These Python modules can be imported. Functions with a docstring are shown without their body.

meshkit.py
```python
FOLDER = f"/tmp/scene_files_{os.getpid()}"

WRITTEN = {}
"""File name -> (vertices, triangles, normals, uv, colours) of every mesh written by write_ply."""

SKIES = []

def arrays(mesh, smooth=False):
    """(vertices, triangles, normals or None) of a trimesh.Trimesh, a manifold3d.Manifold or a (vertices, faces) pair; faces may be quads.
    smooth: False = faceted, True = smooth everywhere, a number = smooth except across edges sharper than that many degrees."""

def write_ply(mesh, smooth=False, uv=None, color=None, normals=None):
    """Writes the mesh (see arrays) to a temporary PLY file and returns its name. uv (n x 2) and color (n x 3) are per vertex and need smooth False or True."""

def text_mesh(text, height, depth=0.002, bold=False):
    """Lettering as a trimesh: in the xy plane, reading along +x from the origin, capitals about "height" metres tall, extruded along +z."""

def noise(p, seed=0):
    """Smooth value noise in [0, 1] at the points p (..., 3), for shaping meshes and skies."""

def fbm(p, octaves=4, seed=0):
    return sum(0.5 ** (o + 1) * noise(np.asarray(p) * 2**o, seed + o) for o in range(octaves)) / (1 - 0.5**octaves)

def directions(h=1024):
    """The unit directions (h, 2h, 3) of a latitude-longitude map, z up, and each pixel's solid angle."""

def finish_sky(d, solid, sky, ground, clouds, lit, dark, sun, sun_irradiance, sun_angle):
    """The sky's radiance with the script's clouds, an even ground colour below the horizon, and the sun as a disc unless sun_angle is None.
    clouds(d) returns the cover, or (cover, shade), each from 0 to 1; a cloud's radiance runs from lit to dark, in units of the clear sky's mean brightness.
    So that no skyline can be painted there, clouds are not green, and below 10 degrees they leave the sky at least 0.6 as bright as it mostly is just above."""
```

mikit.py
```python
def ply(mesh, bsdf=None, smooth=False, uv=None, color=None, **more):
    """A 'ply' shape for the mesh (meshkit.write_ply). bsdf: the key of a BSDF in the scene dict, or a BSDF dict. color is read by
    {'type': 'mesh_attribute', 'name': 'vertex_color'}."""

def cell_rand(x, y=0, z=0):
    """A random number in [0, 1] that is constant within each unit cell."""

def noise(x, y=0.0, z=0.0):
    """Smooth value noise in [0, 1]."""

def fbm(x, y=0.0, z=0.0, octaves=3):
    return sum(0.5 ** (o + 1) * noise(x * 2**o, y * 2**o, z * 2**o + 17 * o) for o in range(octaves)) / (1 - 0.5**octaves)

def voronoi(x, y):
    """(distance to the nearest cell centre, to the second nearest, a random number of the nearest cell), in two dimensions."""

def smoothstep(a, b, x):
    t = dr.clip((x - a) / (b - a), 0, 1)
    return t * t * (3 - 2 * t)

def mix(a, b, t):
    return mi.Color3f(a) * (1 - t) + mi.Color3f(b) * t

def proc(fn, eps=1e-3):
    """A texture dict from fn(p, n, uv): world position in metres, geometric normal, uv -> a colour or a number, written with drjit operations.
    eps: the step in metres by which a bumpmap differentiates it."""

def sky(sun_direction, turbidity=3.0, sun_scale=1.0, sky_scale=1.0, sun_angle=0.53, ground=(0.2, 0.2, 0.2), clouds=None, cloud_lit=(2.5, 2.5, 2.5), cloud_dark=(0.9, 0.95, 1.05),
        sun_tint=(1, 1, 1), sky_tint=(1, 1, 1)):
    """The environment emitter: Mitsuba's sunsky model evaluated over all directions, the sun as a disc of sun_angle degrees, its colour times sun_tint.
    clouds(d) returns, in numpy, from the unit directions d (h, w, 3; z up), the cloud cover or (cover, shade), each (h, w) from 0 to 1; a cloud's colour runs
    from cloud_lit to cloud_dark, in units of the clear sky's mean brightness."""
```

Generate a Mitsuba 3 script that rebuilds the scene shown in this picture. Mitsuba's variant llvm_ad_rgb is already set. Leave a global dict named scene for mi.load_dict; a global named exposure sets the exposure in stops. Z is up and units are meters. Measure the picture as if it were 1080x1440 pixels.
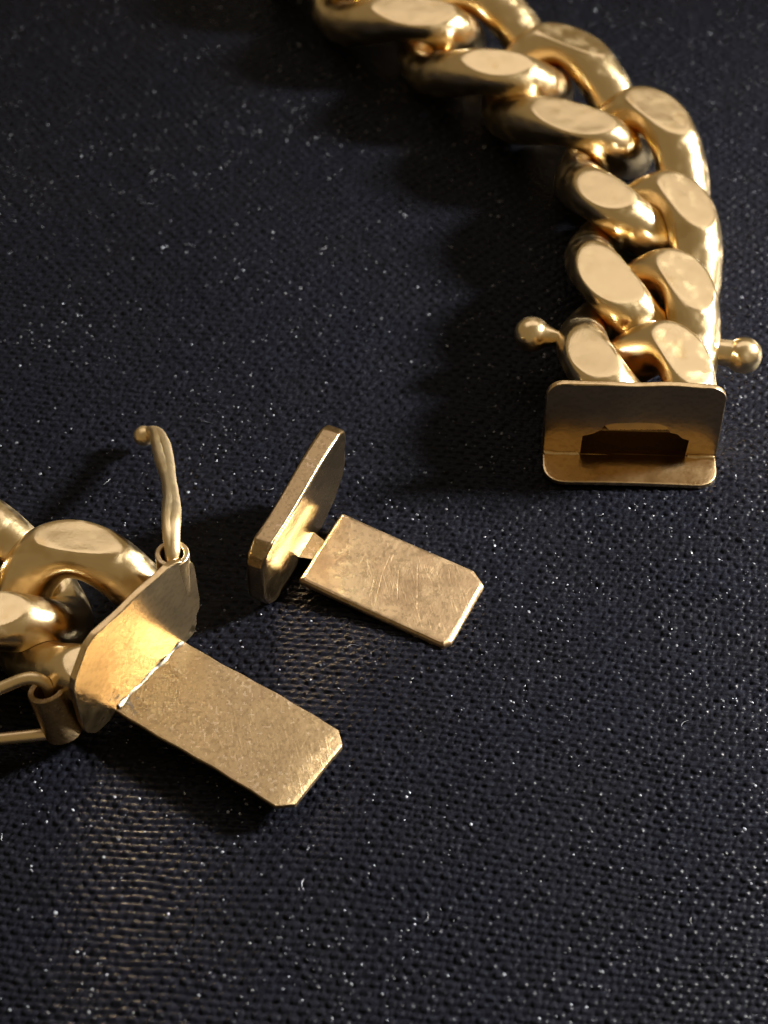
import math
import numpy as np
import trimesh
import manifold3d as m3
import drjit as dr
import mitsuba as mi
import mikit
import meshkit

T = mi.ScalarTransform4f
U = 5e-5                      # modelling unit: 0.05 mm, in metres
scene, labels = {}, {}
rng = np.random.default_rng(7)

# ------------------------------------------------------------------ camera
ELEV = math.radians(50)
DIST = 2888 * U
scene['camera'] = {
    'type': 'thinlens', 'fov': 28.0, 'fov_axis': 'y',
    'aperture_radius': 14 * U, 'focus_distance': 2745 * U,
    'near_clip': 0.005, 'far_clip': 20.0,
    'to_world': T().look_at(origin=[0, -DIST * math.cos(ELEV), DIST * math.sin(ELEV)], target=[0, 0, 0], up=[0, 0, 1]),
}
exposure = 0.0

# ------------------------------------------------------------------ lights
def lamp(key, direction, dist, w, h, rgb):
    d = np.array(direction, float); d /= np.linalg.norm(d)
    o = d * dist
    scene[key] = {'type': 'rectangle', 'to_world': T().look_at(origin=o.tolist(), target=[0, 0, 0], up=[0, 0, 1]).scale([w / 2, h / 2, 1]),
                  'emitter': {'type': 'area', 'radiance': {'type': 'rgb', 'value': list(rgb)}}}

def az(a, e):
    a, e = math.radians(a), math.radians(e)
    return (math.cos(e) * math.cos(a), math.cos(e) * math.sin(a), math.sin(e))

LAMP, AIM = np.array([0.172, 0.050, 0.092]), np.array([0.022, -0.030, 0.0])
scene['desk_lamp'] = {'type': 'disk', 'to_world': T().look_at(origin=LAMP.tolist(), target=AIM.tolist(), up=[0, 0, 1]).scale([0.0155, 0.0155, 1]),
                      'emitter': {'type': 'area', 'radiance': {'type': 'rgb', 'value': [1340, 1285, 1200]}}}
lamp('mirrored_panel', az(94, 56), 1.6, 2.1, 1.0, (0.99, 0.86, 0.77))  # unseen glowing panel, standing for the bright surface the link facets mirror
scene['room_light'] = {'type': 'constant', 'radiance': {'type': 'rgb', 'value': [0.23, 0.175, 0.10]}}
for k, s, c in (('desk_lamp', 'small round desk lamp with an added light-blocking tube, right of the bracelet outside the frame', 'lamp'),
                ('mirrored_panel', 'wide unseen glowing panel standing for a bright surface, high behind the bracelet', 'lamp')):
    labels[k] = {'label': s, 'category': c}

# ------------------------------------------------------------------ materials
def P(p):
    return p / U

def ridge(v, w):
    return 1 - mikit.smoothstep(0.0, w, dr.abs(v))

def link_bump(p, n, uv):
    q = P(p)
    return 0.16 * mikit.fbm(q.x / 26, q.y / 26, q.z / 26, 2) + 0.05 * mikit.noise(q.x / 3, q.y / 3, q.z / 3) + 0.07 * mikit.noise((q.x - 0.4 * q.y) / 1.6, (q.y + 0.4 * q.x) / 14, q.z / 5)

def link_rough(p, n, uv):
    q = P(p)
    return 0.20 + 0.18 * mikit.smoothstep(0.42, 0.75, mikit.fbm(q.x / 18 + 7, q.y / 18, q.z / 18, 3))

def link_color(p, n, uv):
    q = P(p)
    a = mikit.smoothstep(0.55, 0.8, mikit.fbm(q.x / 30 + 3, q.y / 30 + 9, q.z / 30, 3))
    return mikit.mix([0.89, 0.695, 0.395], [0.78, 0.575, 0.29], a)

def seam_tarnish(q):
    # dark grey flux left by the soldering, in ragged spots at the near end of the seam
    d = dr.sqrt(dr.square(q.x + 338) + dr.square(q.y + 352) + dr.square(0.8 * (q.z - 40)))
    spots = mikit.fbm(q.x / 7, q.y / 7, q.z / 7, 3)
    return 0.75 * mikit.smoothstep(-0.05, 0.16, spots - 0.46 - 0.0085 * d)

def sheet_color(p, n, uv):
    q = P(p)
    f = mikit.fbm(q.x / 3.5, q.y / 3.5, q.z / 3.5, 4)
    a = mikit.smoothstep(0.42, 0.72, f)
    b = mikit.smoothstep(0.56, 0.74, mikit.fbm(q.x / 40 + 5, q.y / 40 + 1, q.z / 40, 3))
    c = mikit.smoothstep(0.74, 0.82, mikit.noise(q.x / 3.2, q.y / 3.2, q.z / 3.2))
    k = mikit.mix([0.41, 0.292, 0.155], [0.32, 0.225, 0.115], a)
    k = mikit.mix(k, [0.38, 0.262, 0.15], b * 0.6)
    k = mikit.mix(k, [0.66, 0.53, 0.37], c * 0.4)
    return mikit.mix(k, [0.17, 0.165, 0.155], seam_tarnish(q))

def worn_color(p, n, uv):
    q = P(p)
    k = mikit.mix([0.42, 0.298, 0.168], [0.31, 0.218, 0.118], mikit.smoothstep(0.42, 0.72, mikit.fbm(q.x / 5, q.y / 5, q.z / 5, 4)))
    return mikit.mix(k, [0.35, 0.235, 0.13], 0.6 * mikit.smoothstep(0.5, 0.7, mikit.fbm(q.x / 30, q.y / 30 + 4, q.z / 30, 3)))

def plate_color(p, n, uv):
    q = P(p)
    a = mikit.smoothstep(0.42, 0.72, mikit.fbm(q.x / 6, q.y / 6, q.z / 6, 4))
    b = mikit.smoothstep(0.56, 0.74, mikit.fbm(q.x / 30 + 5, q.y / 30 + 1, q.z / 30, 3))
    return mikit.mix(mikit.mix(mikit.mix([0.77, 0.57, 0.31], [0.67, 0.48, 0.25], a), [0.60, 0.45, 0.25], b * 0.5), [0.17, 0.165, 0.155], seam_tarnish(q))

def sheet_rough(p, n, uv):
    q = P(p)
    return 0.30 + 0.22 * mikit.fbm(q.x / 14, q.y / 14 + 3, q.z / 14, 3)

def sheet_bump(p, n, uv):
    q = P(p)
    return 0.4 * mikit.fbm(q.x / 4, q.y / 4, q.z / 4, 3) + 0.22 * mikit.noise((q.x + q.z) / 1.8, (q.y - 0.5 * q.z) / 9, q.z / 16) + 0.9 * mikit.fbm(q.x / 45, q.y / 45, q.z / 45, 2)

def scratch_bump(p, n, uv):
    q = P(p)
    h = 0.35 * mikit.fbm(q.x / 4, q.y / 4, q.z / 4, 3) + 0.10 * mikit.smoothstep(0.7, 0.9, mikit.noise((q.x + 0.25 * q.y) / 1.6, q.y / 16)) + 0.09 * mikit.smoothstep(0.75, 0.95, mikit.noise((q.x - 0.6 * q.y) / 1.5, (q.y + 0.6 * q.x) / 12))
    for x0, y0, x1, y1 in SCRATCHES:
        dx, dy = x1 - x0, y1 - y0
        t = dr.clip(((q.x - x0) * dx + (q.y - y0) * dy) / (dx * dx + dy * dy), 0, 1)
        d = dr.sqrt(dr.square(q.x - x0 - t * dx) + dr.square(q.y - y0 - t * dy))
        h = h - 0.17 * (1 - mikit.smoothstep(0.2, 1.1, d))
    return h

# long scratches seen on the two tongues: (x0, y0, x1, y1) on the metal
SCRATCHES = [(-2, -127, -12, -172), (-13, -135, -19, -163), (46, -108, 45, -180), (89, -113, 91, -133), (8, -96, 0, -120), (20, -118, 19, -164),
             (14, -92, 10, -104), (-24, -92, -32, -108), (-52, -74, -46, -92), (60, -122, 66, -136),
             (-219, -385, -200, -421), (-187, -429, -178, -457)]

def metal(bump, color, rough, eps=1.0, scale=U):
    return {'type': 'twosided', 'bsdf': {'type': 'bumpmap', 'arbitrary': mikit.proc(bump, eps=eps * U), 'scale': scale,
            'bsdf': {'type': 'principled', 'base_color': mikit.proc(color), 'metallic': 1.0, 'roughness': mikit.proc(rough)}}}

scene['link_gold'] = metal(link_bump, link_color, link_rough, eps=0.7)
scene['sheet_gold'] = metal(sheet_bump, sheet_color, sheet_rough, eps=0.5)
def plate_rough(p, n, uv):
    q = P(p)
    return 0.17 + 0.14 * mikit.fbm(q.x / 14, q.y / 14 + 3, q.z / 14, 3)

scene['plate_gold'] = metal(sheet_bump, plate_color, plate_rough, eps=0.5, scale=0.6 * U)
scene['thumb_gold'] = metal(sheet_bump, sheet_color, plate_rough, eps=0.5, scale=0.6 * U)
scene['wire_gold'] = metal(link_bump, link_color, lambda p, n, uv: 0.34 + 0.1 * mikit.fbm(P(p).x / 8, P(p).y / 8, P(p).z / 8, 2), eps=0.7)
scene['tongue_gold'] = metal(scratch_bump, sheet_color, sheet_rough, eps=0.4)
scene['scratched_gold'] = metal(scratch_bump, worn_color, sheet_rough, eps=0.4)
scene['solder_metal'] = metal(lambda p, n, uv: 1.1 * mikit.fbm(P(p).x / 4, P(p).y / 5, P(p).z / 5, 3),
                              lambda p, n, uv: mikit.mix([0.42, 0.37, 0.28], [0.18, 0.17, 0.15], mikit.smoothstep(0.42, 0.62, mikit.fbm(P(p).x / 8, P(p).y / 8, P(p).z / 8, 2))),
                              lambda p, n, uv: 0.66 + 0.0 * p.x)

def cloth_color(p, n, uv):
    q = P(p)
    v = 0.45 + 1.1 * mikit.noise(q.x / 3.5, q.y / 3.5)
    b = mikit.noise(q.x / 60, q.y / 60)
    return mikit.mix([0.0035, 0.0038, 0.0062], [0.0037, 0.0039, 0.0057], b) * v

scene['cloth_weave'] = {'type': 'twosided', 'bsdf': {'type': 'principled', 'base_color': mikit.proc(cloth_color), 'roughness': 0.36, 'specular': 0.05, 'sheen': 0.0}}
def lint_glint_color(p, n, uv):  # pale cells serve loose fluff and painted thread glints alike
    q = P(p)
    a = mikit.cell_rand(q.x / 9, q.y / 9)
    return mikit.mix([0.018, 0.019, 0.023], [0.20, 0.22, 0.26], a * a * a * a) * (0.8 + 0.4 * mikit.noise(q.x / 2, q.y / 2))

scene['lint_glint_fibre'] = {'type': 'twosided', 'bsdf': {'type': 'principled', 'base_color': mikit.proc(lint_glint_color), 'roughness': 0.5}}

# ------------------------------------------------------------------ mesh helpers (all lengths in units of 0.05 mm)
def put(key, mesh, bsdf, smooth=30, **props):
    if hasattr(mesh, 'to_mesh'):
        g = mesh.to_mesh()
        mesh = trimesh.Trimesh(np.array(g.vert_properties[:, :3]), np.array(g.tri_verts), process=False)
    mesh = trimesh.Trimesh(np.asarray(mesh.vertices) * U, mesh.faces, process=False)
    k, i = key, 0
    while k in scene:
        i += 1
        k = f'{key}_{i:03d}'
    scene[k] = mikit.ply(mesh, bsdf, smooth=smooth)
    if props:
        labels[k] = props
    return k

def man(v, f):
    return m3.Manifold(m3.Mesh(np.asarray(v, np.float32), np.asarray(f, np.uint32)))

def sweep(points, radii, sides=24, closed=False):
    """A round bar along a polyline; radii is a number or one per point."""
    p = np.asarray(points, float)
    n = len(p)
    r = np.broadcast_to(np.asarray(radii, float), (n,))
    t = (np.roll(p, -1, 0) - np.roll(p, 1, 0)) if closed else np.gradient(p, axis=0)
    t /= np.linalg.norm(t, axis=1, keepdims=True)
    a = np.zeros_like(p)
    ref = np.array([0, 0, 1.0]) if abs(t[0, 2]) < 0.9 else np.array([1.0, 0, 0])
    a[0] = ref - t[0] * (ref @ t[0]); a[0] /= np.linalg.norm(a[0])
    for i in range(1, n):
        v = a[i - 1] - t[i] * (a[i - 1] @ t[i]); a[i] = v / np.linalg.norm(v)
    if closed:                                   # spread the twist that is left over
        v = a[-1] - t[0] * (a[-1] @ t[0]); v /= np.linalg.norm(v)
        ang = math.atan2(np.cross(v, a[0]) @ t[0], v @ a[0])
        b = np.cross(t, a)
        th = ang * np.arange(n) / n
        a = a * np.cos(th)[:, None] + b * np.sin(th)[:, None]
    b = np.cross(t, a)
    ph = np.arange(sides) * 2 * np.pi / sides
    v = p[:, None] + r[:, None, None] * (np.cos(ph)[None, :, None] * a[:, None] + np.sin(ph)[None, :, None] * b[:, None])
    m = n if closed else n - 1
    i, j = np.meshgrid(np.arange(m), np.arange(sides), indexing='ij')
    i2 = (i + 1) % n
    q = np.stack([i * sides + j, i2 * sides + j, i2 * sides + (j + 1) % sides, i * sides + (j + 1) % sides], -1).reshape(-1, 4)
    f = np.vstack([q[:, [0, 2, 1]], q[:, [0, 3, 2]]])
    v = v.reshape(-1, 3)
    if not closed:
        k = len(v)
        v = np.vstack([v, p[0], p[-1]])
        js = np.arange(sides)
        f = np.vstack([f, np.stack([js * 0 + k, (js + 1) % sides, js], 1), np.stack([js * 0 + k + 1, (n - 1) * sides + js, (n - 1) * sides + (js + 1) % sides], 1)])
    mesh = trimesh.Trimesh(v, f, process=False)
    if mesh.volume < 0:
        mesh.invert()
    return mesh

def spline(pts, n=60):
    from scipy.interpolate import CubicSpline
    pts = np.asarray(pts, float)
    s = np.r_[0, np.cumsum(np.linalg.norm(np.diff(pts, axis=0), axis=1))]
    return CubicSpline(s, pts)(np.linspace(0, s[-1], n))

def rot(axis, deg):
    return trimesh.transformations.rotation_matrix(math.radians(deg), axis)[:3, :3]

def rounded(x0, x1, y0, y1, r, seg=8):
    """Corner-rounded rectangle as a point list; r: one radius or four (from the lower left, turning left)."""
    r = np.broadcast_to(r, (4,))
    pts = []
    for (cx, cy, a), q in zip(((x0, y0, 180), (x1, y0, 270), (x1, y1, 0), (x0, y1, 90)), r):
        sx, sy = (1 if cx == x0 else -1), (1 if cy == y0 else -1)
        for k in range(seg + 1):
            t = math.radians(a + 90 * k / seg)
            pts.append((cx + sx * q + q * math.cos(t), cy + sy * q + q * math.sin(t)))
    return np.array(pts)

def soft(outline, r=14):
    from shapely import Polygon
    return np.array(Polygon(outline).buffer(-r).buffer(r, quad_segs=8).exterior.coords)[:-1]

def slab(outline, z0, z1, bevel=1.5, steps=2):
    """A plate of a convex outline with rounded rims."""
    cs = m3.CrossSection([np.asarray(outline, float)])
    pts = []
    for k in range(steps + 1):
        a = math.pi / 2 * k / steps
        ins, up = bevel * (1 - math.cos(a)), bevel * (1 - math.sin(a))
        for poly in cs.offset(-ins, m3.JoinType.Round, 2.0, 24).to_polygons() if ins > 0 else [np.asarray(outline, float)]:
            for z in (z0 + up, z1 - up):
                pts.append(np.c_[poly, np.full(len(poly), z)])
    return m3.Manifold.hull_points(np.vstack(pts).astype(np.float32))

def place(mesh, R=np.eye(3), t=(0, 0, 0)):
    if hasattr(mesh, 'to_mesh'):
        return mesh.transform(np.c_[np.asarray(R, float), np.asarray(t, float)])
    return trimesh.Trimesh(np.asarray(mesh.vertices) @ np.asarray(R).T + np.asarray(t), mesh.faces, process=False)

def warp(mesh, edge, fn):
    """Refines a manifold to short edges and moves its points by fn(v)."""
    mesh = mesh.refine_to_length(edge)
    g = mesh.to_mesh()
    v = np.array(g.vert_properties[:, :3], float)
    return man(v + fn(v), g.tri_verts)

# added open tube round the lamp, cutting its light towards the far left
scene['blocker_black'] = {'type': 'twosided', 'bsdf': {'type': 'diffuse', 'reflectance': {'type': 'rgb', 'value': [0.04, 0.04, 0.04]}}}
sw = (AIM - LAMP) / np.linalg.norm(AIM - LAMP)
blocker_prof = np.array([(400, -60), (430, -60), (430, 740), (400, 740), (400, -60)], float)
sa1 = np.cross([0, 0, 1], sw); sa1 /= np.linalg.norm(sa1)
put('desk_lamp__light_blocker', place(trimesh.creation.revolve(blocker_prof, sections=64), np.c_[sa1, np.cross(sw, sa1), sw], LAMP / U), 'blocker_black', smooth=30)

# ------------------------------------------------------------------ the cloth: a plain weave, thread over thread
def weave_height(x, y):
    a = math.radians(7)
    wob = lambda s, sd: meshkit.noise(np.stack([x / s, y / s, 0 * x + sd], -1), sd) - 0.5
    X = x * math.cos(a) - y * math.sin(a) + 5 * wob(40, 1) + 1.5 * wob(16, 21) + 26 * wob(420, 2)
    Y = x * math.sin(a) + y * math.cos(a) + 6 * wob(60, 3) + 1.3 * wob(18, 23) + 40 * wob(500, 4)
    px, py = 9.9, 10.2
    i, j = np.floor(X / px), np.floor(Y / py)
    h1 = lambda k, s: meshkit.noise(np.stack([k * 7.31 + 0.5, 0 * k + s * 3.7, 0 * k], -1), s)
    h2 = lambda k, l, s: meshkit.noise(np.stack([k * 3.37 + 0.5, l * 5.13 + 0.5, 0 * k + s], -1), s)
    fx, fy = X / px - i - 0.5, Y / py - j - 0.5
    sgn = np.where((i + j) % 2 == 0, 1.0, -1.0)
    wx = np.clip(1 - (2.0 * fx * (0.92 + 0.2 * h1(i, 11))) ** 2, 0, 1) ** 0.5
    wy = np.clip(1 - (2.0 * fy * (0.92 + 0.2 * h1(j, 12))) ** 2, 0, 1) ** 0.5
    jit, jit2 = h2(i, j, 5), h2(i, j, 9)
    wy = np.clip(1 - (2.25 * fy * (0.9 + 0.25 * h1(j, 12))) ** 2, 0, 1) ** 0.5
    c = sgn * np.cos(np.pi * fx)
    weft = 3.0 * wy + 1.7 * np.tanh(1.8 * (c + 0.4)) + 2.2 * wob(11, 31) - 3.6
    warpt = 2.2 * wx - sgn * np.cos(np.pi * fy) * (0.8 + 1.2 * jit2) - 3.7
    h = 0.85 * np.maximum(np.maximum(weft, warpt), -4.9)
    return h + 0.8 * wob(2.6, 6) + 0.7 * wob(4.5, 7) + 8 * wob(260, 8) - 1.0

gx = np.arange(-760, 760.1, 2.05)
gy = np.arange(-860, 1260.1, 2.05)
X, Y = np.meshgrid(gx, gy)
Z = weave_height(X, Y)
ny, nx = X.shape
idx = np.arange(nx * ny).reshape(ny, nx)
q = np.stack([idx[:-1, :-1], idx[:-1, 1:], idx[1:, 1:], idx[1:, :-1]], -1).reshape(-1, 4)
cv = np.stack([X, Y, Z], -1).reshape(-1, 3)
cf = np.vstack([q[:, [0, 1, 2]], q[:, [0, 2, 3]]])
B = 9000.0                                       # the cloth runs on, plain, far outside the frame
ring = np.array([[-B, -B], [B, -B], [B, B], [-B, B], [-758, -858], [758, -858], [758, 1258], [-758, 1258]])
rv = np.c_[ring, np.full(8, -3.0)]
rf = []
for k in range(4):
    a, b, c, d = k, (k + 1) % 4, 4 + (k + 1) % 4, 4 + k
    rf += [[a, b, c], [a, c, d]]
cf = np.vstack([cf, np.array(rf) + len(cv)])
cv = np.vstack([cv, rv])
put('cloth', trimesh.Trimesh(cv, cf, process=False), 'cloth_weave', smooth=True, kind='structure', label='black woven cloth under the gold pieces')

# linty specks and short fibres on the weave; some specks stand in for thread glints
def lint_and_glints():
    V, F, n0 = [], [], 0
    base = trimesh.creation.octahedron() if hasattr(trimesh.creation, 'octahedron') else trimesh.creation.icosphere(0, 1.0)
    def add(v, f):
        nonlocal n0
        V.append(v); F.append(f + n0); n0 += len(v)
    N = 9000
    x, y = rng.uniform(-740, 740, N), rng.uniform(-840, 1240, N)
    keep = rng.random(N) < 1.5 * np.clip(meshkit.fbm(np.stack([x / 120, y / 120, 0 * x], -1), 3, 41) - 0.22, 0, 1)
    x, y = x[keep], y[keep]
    N = len(x)
    z = weave_height(x, y)
    for k in range(N):
        s = 0.8 + 1.1 * rng.random() ** 4
        sc = np.array([s * (1 + rng.random()), s * (1 + 0.6 * rng.random()), s * 0.7])
        add(base.vertices * sc @ rot([0, 0, 1], rng.uniform(0, 360)).T + [x[k], y[k], z[k] + 0.5 * s], base.faces)
    N = 45
    x, y = rng.uniform(-740, 740, N), rng.uniform(-840, 1240, N)
    for k in range(N):
        a, L = rng.uniform(0, 2 * math.pi), rng.uniform(6, 20)
        c = rng.uniform(-0.06, 0.06)
        t = np.linspace(0, L, 7)
        px, py = x[k] + t * np.cos(a + c * t), y[k] + t * np.sin(a + c * t)
        m = sweep(np.c_[px, py, weave_height(px, py).max() + 0.6 + 0.5 * np.sin(t / 3)], 0.5, sides=5)
        add(m.vertices, m.faces)
    return trimesh.Trimesh(np.vstack(V), np.vstack(F), process=False)

put('lint_and_glints', lint_and_glints(), 'lint_glint_fibre', smooth=False, kind='stuff', label='pale linty specks and short fibres on the black cloth, some specks standing in for thread glints', category='lint_and_glints')

# ------------------------------------------------------------------ curb links
def curb_link(a=133, b=80.5, c=43, r=38.5, tilt=7, shave=19.5, seed=0, nt=220, sides=72):
    t = np.linspace(0, 2 * np.pi, nt, endpoint=False)
    m = sweep(np.c_[a * np.cos(t), b * np.sin(t), -c * np.sin(2 * t)], r * (1 + 0.03 * np.cos(2 * t + seed)), sides, closed=True)
    v = np.array(m.vertices)
    th = math.radians(tilt)
    for s in (1, -1):                            # filed flat on top and below, on either strand
        for z in (1, -1):
            n = np.array([0, s * math.sin(th), z * math.cos(th)])
            side = (v[:, 1] * s > 0)
            e = (v @ n)
            off = e[side].max() - shave * (1 + 0.25 * math.sin(seed * 3.1 + s + z))
            k = 1.3
            d = e - off - 0.9 * (meshkit.fbm((v + 97.0 * seed) / 28, 2, 5) - 0.5)
            v -= np.where(side, k * np.logaddexp(0, np.clip(d / k, -40, 40)), 0)[:, None] * n
    return trimesh.Trimesh(v, m.faces, process=False)

def put_link(key, loc, deg, roll=0, pitch=0, seed=0, cut=None, hollow=None, label=None, **kw):
    R = rot([0, 0, 1], deg) @ rot([0, 1, 0], pitch) @ rot([1, 0, 0], roll)
    m = place(curb_link(seed=seed, **kw), R, loc)
    if cut is not None:                          # sawn off flat where it is soldered to the plate
        m = man(m.vertices, m.faces).trim_by_plane(cut[0], cut[1])
        if hollow is not None:
            m = m - hollow
    return put(key, m, 'link_gold', smooth=40 if cut is not None else True, **({'label': label} if label else {}))

# ------------------------------------------------------------------ bracelet end with the slotted box (upper right)
BR = 'curb_bracelet'
labels[BR] = {'label': 'thick gold curb chain curving down to a slotted clasp box between two small balls', 'category': 'bracelet'}
chain = [((352, 108, 70), 82, 0, 0), ((371, 258, 70), 81, -2, 0), ((393, 430, 70), 87, 2, -1), ((391, 628, 70), 98, -5, 0),
         ((302, 806, 70), 123, 4, 1), ((170, 946, 72), 133, -2, 0), ((26, 1078, 74), 137, 3, 0), ((-92, 1238, 72), 122, 0, 0)]
for k, (loc, deg, roll, pitch) in enumerate(chain):
    put_link(BR + '__link', loc, deg, roll, pitch, seed=k, cut=((0, 1, 0), 105.5) if k < 2 else None, hollow=m3.Manifold.cube([172, 76, 59]).translate([272, 98, -3]) if k < 2 else None)

# upright end plate, with the stepped slot for the tongue
plate = slab(rounded(226, 476, 0, 152, [10, 10, 26, 26]), 0, 9, 1.8)
slot = m3.Manifold.extrude(m3.CrossSection([np.array([(281, 9), (432, 9), (434, 43), (424, 46), (416, 54), (406, 56), (400, 68), (386, 75), (356, 78), (326, 76), (311, 70), (307, 60), (296, 52), (282, 47)], float)]), 30).translate([0, 0, -10])
plate = (plate - slot)
R90 = np.array([[1, 0, 0], [0, 0, -1], [0, 1, 0]], float)       # plate drawn in xy, stood up: y -> z, z -> -y
plate = warp(place(plate, R90, (0, 109, 0)), 6, lambda v: np.c_[0 * v[:, 0], 1.6 * np.sin(v[:, 0] / 60) - 1.4 * np.cos(v[:, 0] / 25), 1.5 * np.sin(v[:, 0] / 38) + 0.9 * np.sin(v[:, 0] / 15)])
Rz = rot([0, 0, 1], -2.0)
about = lambda m, R, c: place(m, R, np.asarray(c) - R @ np.asarray(c))
put(BR + '__end_plate', about(plate, Rz, (350, 105, 0)), 'plate_gold', smooth=35, label='upright gold plate with a dark stepped slot')
shelf = slab(rounded(228, 475, 46, 101, [30, 28, 3, 3]), 1, 9, 1.8)
shelf = warp(shelf, 6, lambda v: np.c_[0 * v[:, 0], 0 * v[:, 0], 1.2 * np.sin(v[:, 0] / 50 + 1) + 0.8 * np.sin(v[:, 1] / 11)])
put(BR + '__shelf', about(shelf, Rz, (350, 105, 0)), 'plate_gold', smooth=35, label='flat gold lip at the foot of the slotted plate')

# the pocket behind the slot; darker gold stands in for shadow inside
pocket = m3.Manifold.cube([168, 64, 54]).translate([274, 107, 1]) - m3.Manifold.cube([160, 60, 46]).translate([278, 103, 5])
put(BR + '__pocket', about(pocket, Rz, (350, 105, 0)), 'sheet_gold', smooth=False, label='inside of the clasp box behind the slot, coloured darker to look unlit')

for x0, x1 in ((229, 280), (434, 473)):           # solder in the fold, on either side of the slot
    fx = np.linspace(x0, x1, 24)
    put(BR + '__solder_seam', about(sweep(np.c_[fx, 98.5 + 0.5 * np.sin(fx / 4), 9.6 + 0.4 * np.sin(fx / 6)], 3.6 + 0.6 * np.sin(fx / 7), 14), Rz, (350, 105, 0)), 'plate_gold', smooth=True)

def ball_stud(key, tip, foot, r, rn, label):
    """A ball drawn out into a stem that meets the chain."""
    tip, foot = np.array(tip, float), np.array(foot, float)
    d = foot - tip; L = np.linalg.norm(d); d /= L
    prof = [(-r, 0.02)] + [(r * math.sin(t), r * math.cos(t)) for t in np.linspace(-1.45, 0.75, 26)]
    prof += [(x, rn + (prof[-1][1] - rn) * (1 - f) ** 1.4) for f, x in zip(np.linspace(0.1, 1, 12), np.linspace(prof[-1][0] + 2, L, 12))]
    prof = np.array(prof)
    m = sweep(tip + prof[:, :1] * d, prof[:, 1], 36)
    v = np.array(m.vertices)
    v += 1.6 * (meshkit.fbm(v / 14, 2, 3) - 0.5)[:, None] * d
    return put(key, trimesh.Trimesh(v, m.faces, process=False), 'link_gold', smooth=40, label=label)

ball_stud(BR + '__catch_ball', (217, 280, 72), (260, 268, 76), 26, 10, 'small gold ball on the left side of the chain')
ball_stud(BR + '__catch_ball', (523, 239, 70), (474, 246, 72), 27, 19, 'small gold ball on the right side of the chain')

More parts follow.
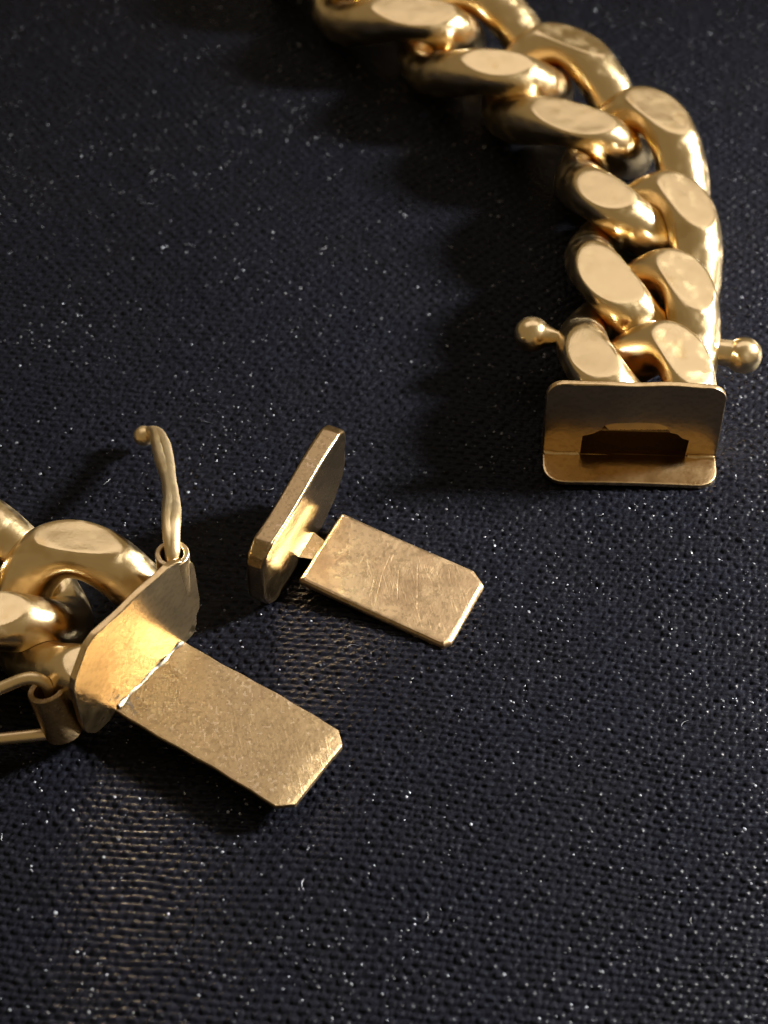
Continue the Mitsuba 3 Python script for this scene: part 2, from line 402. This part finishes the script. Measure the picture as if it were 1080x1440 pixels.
# ------------------------------------------------------------------ bracelet end with the flat tongue (left)
BL = 'curb_bracelet_001'
labels[BL] = {'label': 'gold curb chain at the left edge ending in a flat tongue with wire catches', 'category': 'bracelet'}
PC = np.array([-308, -310, 0.0])                 # foot of the plate's middle
n2, s2 = np.array([0.80, -0.60, 0]), np.array([0.60, 0.80, 0])   # out of the plate, along it (away)
F = np.c_[s2, -n2, [0, 0, 1]]                    # local: x along the plate, y back towards the chain, z up
ax = math.degrees(math.atan2(-n2[1], -n2[0]))
L1 = PC - n2 * 72
cutn = -n2
for k, (d, roll, pitch, side, turn, dz) in enumerate(((0, 0, 0, 0, 0, 78), (197, 3, 3, -33, 3, 54), (376, 2, 0, -58, 16, 66), (540, 0, 0, -150, 34, 68))):
    c = L1 - n2 * d + s2 * side + [0, 0, dz]
    put_link(BL + '__link', c, ax + turn, roll, pitch, seed=k + 20, r=38, c=44, shave=18, cut=(tuple(cutn), float((PC - n2 * 6) @ cutn)) if k == 0 else None,
             label='pale greyish link threaded through the last one' if k == 1 else None)

plate = slab(soft([(-100, 28), (-72, 26), (62, 26), (78, 28), (112, 62), (116, 80), (116, 150), (108, 166), (88, 182), (70, 188), (-62, 188), (-80, 182), (-110, 150), (-117, 132), (-117, 66), (-114, 44)])[::-1], 0, 9, 1.6)
plate = warp(place(plate, R90, (0, 8, 0)), 6, lambda v: np.c_[0 * v[:, 0], 0.06 * (v[:, 2] - 30) + 1.5 * np.sin(v[:, 0] / 45) * np.sin(v[:, 2] / 40), 1.3 * np.sin(v[:, 0] / 33) + 0.9 * np.sin(v[:, 0] / 13)])
put(BL + '__end_plate', place(plate, F, PC), 'plate_gold', smooth=35, label='upright gold plate with clipped corners behind the flat tongue')

def sheet_strip(profile, th, x0, x1, clip, bevel=1.2):
    """A sheet bent along a profile of (run, height) points, run forward (-y); corners clipped at the far end."""
    p = np.asarray(profile, float)
    out = m3.Manifold()
    for (r0, h0), (r1, h1) in zip(p[:-1], p[1:]):
        pts = []
        for r, h, e in ((r0, h0, 0), (r1, h1, 0)):
            for x in (x0, x1):
                ins = clip * max(0.0, (r - (p[-1, 0] - clip)) / clip) * (1 if x == x0 else -1)
                for dz, g in ((0, bevel), (-bevel, 0), (-th + bevel, 0), (-th, bevel)):
                    pts.append((x + ins + g * (1 if x == x0 else -1), -r, h + dz))
        out += m3.Manifold.hull_points(np.array(pts, np.float32))
    return out

tz = 36
tongue = sheet_strip([(-4, tz), (4, tz), (60, tz + 0), (150, tz - 1), (236, tz - 2), (246, tz - 2.4), (252, tz - 3.2), (265, tz - 5.6), (269, tz - 7)], 7, -62, 74, 16)
tongue = warp(tongue, 6, lambda v: np.c_[0.9 * np.sin(v[:, 1] / 31) + 0.5 * np.sin(v[:, 1] / 9), 0 * v[:, 0], 1.4 * np.sin(v[:, 0] / 40 + 1) + 1.0 * np.sin(v[:, 1] / 50)])
tR = rot([0, 0, 1], 3.0)
put(BL + '__tongue', place(tongue, F @ tR, PC), 'tongue_gold', smooth=35, label='long flat gold tongue with its end bent down')
# solder along the joint
sx = np.linspace(-58, 70, 110)
seam = sweep(np.c_[sx, -1 + 1.2 * np.sin(sx / 7), tz + 1.0 + 0.6 * np.sin(sx / 5 + 1)], 2.8 + 1.3 * np.sin(sx / 6.3) * np.sin(sx / 17 + 2), 12)
sv = np.array(seam.vertices)
sv += 2.4 * (meshkit.fbm(sv / 5, 3, 8)[:, None] - 0.5) * np.array([0.4, 1.0, 0.8])
seam = trimesh.Trimesh(sv, seam.faces, process=False)
put(BL + '__solder_seam', place(seam, F, PC), 'solder_metal', smooth=True, label='pale rough solder line across the foot of the plate')

def hinge_tube(key, loc, R, ro, ri, h, label):
    def ringwall(z):
        return [(ri, z)]
    prof = np.array([(ri + 1.2, 0), (ro - 1.2, 0), (ro, 1.2), (ro, h - 1.2), (ro - 1.2, h), (ri + 1.2, h), (ri, h - 1.2), (ri, 1.2), (ri + 1.2, 0)])
    m = trimesh.creation.revolve(prof, sections=48)
    return put(key, place(m, R, loc), 'sheet_gold', smooth=35, label=label)

hinge_tube(BL + '__hinge_tube', PC + s2 * 98 - n2 * 26 + [0, 0, 92], rot([1, 0, 0], 0), 22, 15, 84, 'gold hinge tube at the far end of the plate')
hinge_tube(BL + '__hinge_tube', (-406, -393, 34), rot([0.72, 0.69, 0], -18), 25, 17, 74, 'dark gold hinge tube at the near end of the plate')

# wire safety catches: figure-of-eight loops through the tubes
ft = PC + s2 * 98 - n2 * 26
def knobbly(n, r, amp, seed):
    t = np.arange(n)
    return r * (1 + amp * np.sin(t * 0.55 + seed) * np.sin(t * 0.21 + 2 * seed))
strand = lambda dx, dz: [ft + [dx * 0.3, -2, 140], ft + [dx * 0.4, 2, 172], ft + [-2 + dx, 26, 184], ft + [-8 + dx * 1.2, 90, 160 + dz], ft + [-20 + dx * 0.6, 170, 118], ft + [-34 + dx * 1.5, 240, 82 + dz],
                        ft + [-50 + dx * 1.1, 312, 50], ft + [-62 + dx * 0.3, 334, 38], ft + [-72, 334, 32]]
sa, sb = spline(strand(3.4, 0), 90), spline(strand(-3.4, 2), 90)
wm = man(*(lambda m: (m.vertices, m.faces))(sweep(sa, knobbly(90, 8.8, 0.04, 1), 18))) + man(*(lambda m: (m.vertices, m.faces))(sweep(sb, knobbly(90, 8.4, 0.04, 2), 18)))
tipball = trimesh.creation.icosphere(3, 15.0)
tb = np.array(tipball.vertices) * [1.0, 1.0, 0.95] + (ft + [-74, 334, 29])
wm = wm + man(tb, tipball.faces)
put(BL + '__safety_catch', wm, 'wire_gold', smooth=50, label='doubled gold wire reaching back over the cloth to a small ball tip')

nt = np.array([-416, -384, 0.0])
loop = [nt + [8, -2, 50], nt + [-2, 8, 92], nt + [-8, 12, 112], nt + [-22, 12, 122], nt + [-44, 8, 118], nt + [-90, -4, 104], nt + [-140, -12, 84], nt + [-190, -16, 60], nt + [-222, -20, 50], nt + [-226, -28, 40], nt + [-190, -28, 32],
        nt + [-120, -24, 32], nt + [-72, -20, 34], nt + [-34, -18, 38], nt + [-8, -13, 36], nt + [8, -8, 36], nt + [8, -3, 49]]
put(BL + '__safety_catch', sweep(spline(loop, 140), 8.0, 18), 'wire_gold', smooth=50, label='gold wire loop leaving the frame at the left')

# ------------------------------------------------------------------ the loose spring tongue between the two ends
TG = 'clasp_tongue'
labels[TG] = {'label': 'loose gold clasp piece on the cloth, upright thumb plate with a scratched tongue', 'category': 'clasp'}
n3, s3 = np.array([0.90, -0.436, 0]), np.array([0.436, 0.90, 0])
F3 = np.c_[s3, -n3, [0, 0, 1]]                   # x along the plate (away), y back, z up
O3 = n3 * -62 + s3 * -112                        # middle of the plate's front face, on the cloth
plate = slab(soft([(-112, 12), (-96, 2), (-60, 0), (44, 0), (88, 20), (112, 46), (120, 66), (120, 124), (112, 144), (96, 151), (-104, 136), (-122, 122), (-127, 106), (-127, 40)])[::-1], 0, 25, 6, 3)
plate = warp(place(plate, R90, (0, 25, 0)), 7, lambda v: np.c_[0 * v[:, 0], -0.10 * np.maximum(v[:, 2] - 96, 0) * (v[:, 1] < 12) + 1.2 * np.sin(v[:, 0] / 40), 1.2 * np.sin(v[:, 0] / 35)])
put(TG + '__thumb_plate', place(plate, F3, O3), 'thumb_gold', smooth=35, label='upright thick gold thumb plate')
Rt = rot([1, 0, 0], 5.5)                         # the tongue droops to the cloth
base3 = O3 + [0, 0, 30]
blade = slab(soft([(-66, -19), (67, -19), (67, -222), (50, -246), (-58, -246), (-68, -238)], 5)[::-1], -14, 0, 7, 3)
blade = warp(blade, 6, lambda v: np.c_[0 * v[:, 0], 0 * v[:, 0], 1.2 * np.sin(v[:, 1] / 60) + 0.8 * np.sin(v[:, 0] / 22)])
put(TG + '__tongue', place(blade, F3 @ Rt, base3), 'scratched_gold', smooth=35, label='flat bevelled gold tongue with fine scratches')
neck = slab(np.array([(-30, 2), (-24, -6), (-22, -21), (13, -21), (15, -6), (20, 2)], float)[::-1], -13, -1.5, 5, 3)
put(TG + '__neck', place(neck, F3 @ Rt, base3), 'sheet_gold', smooth=70, label='short narrow neck joining plate and tongue')
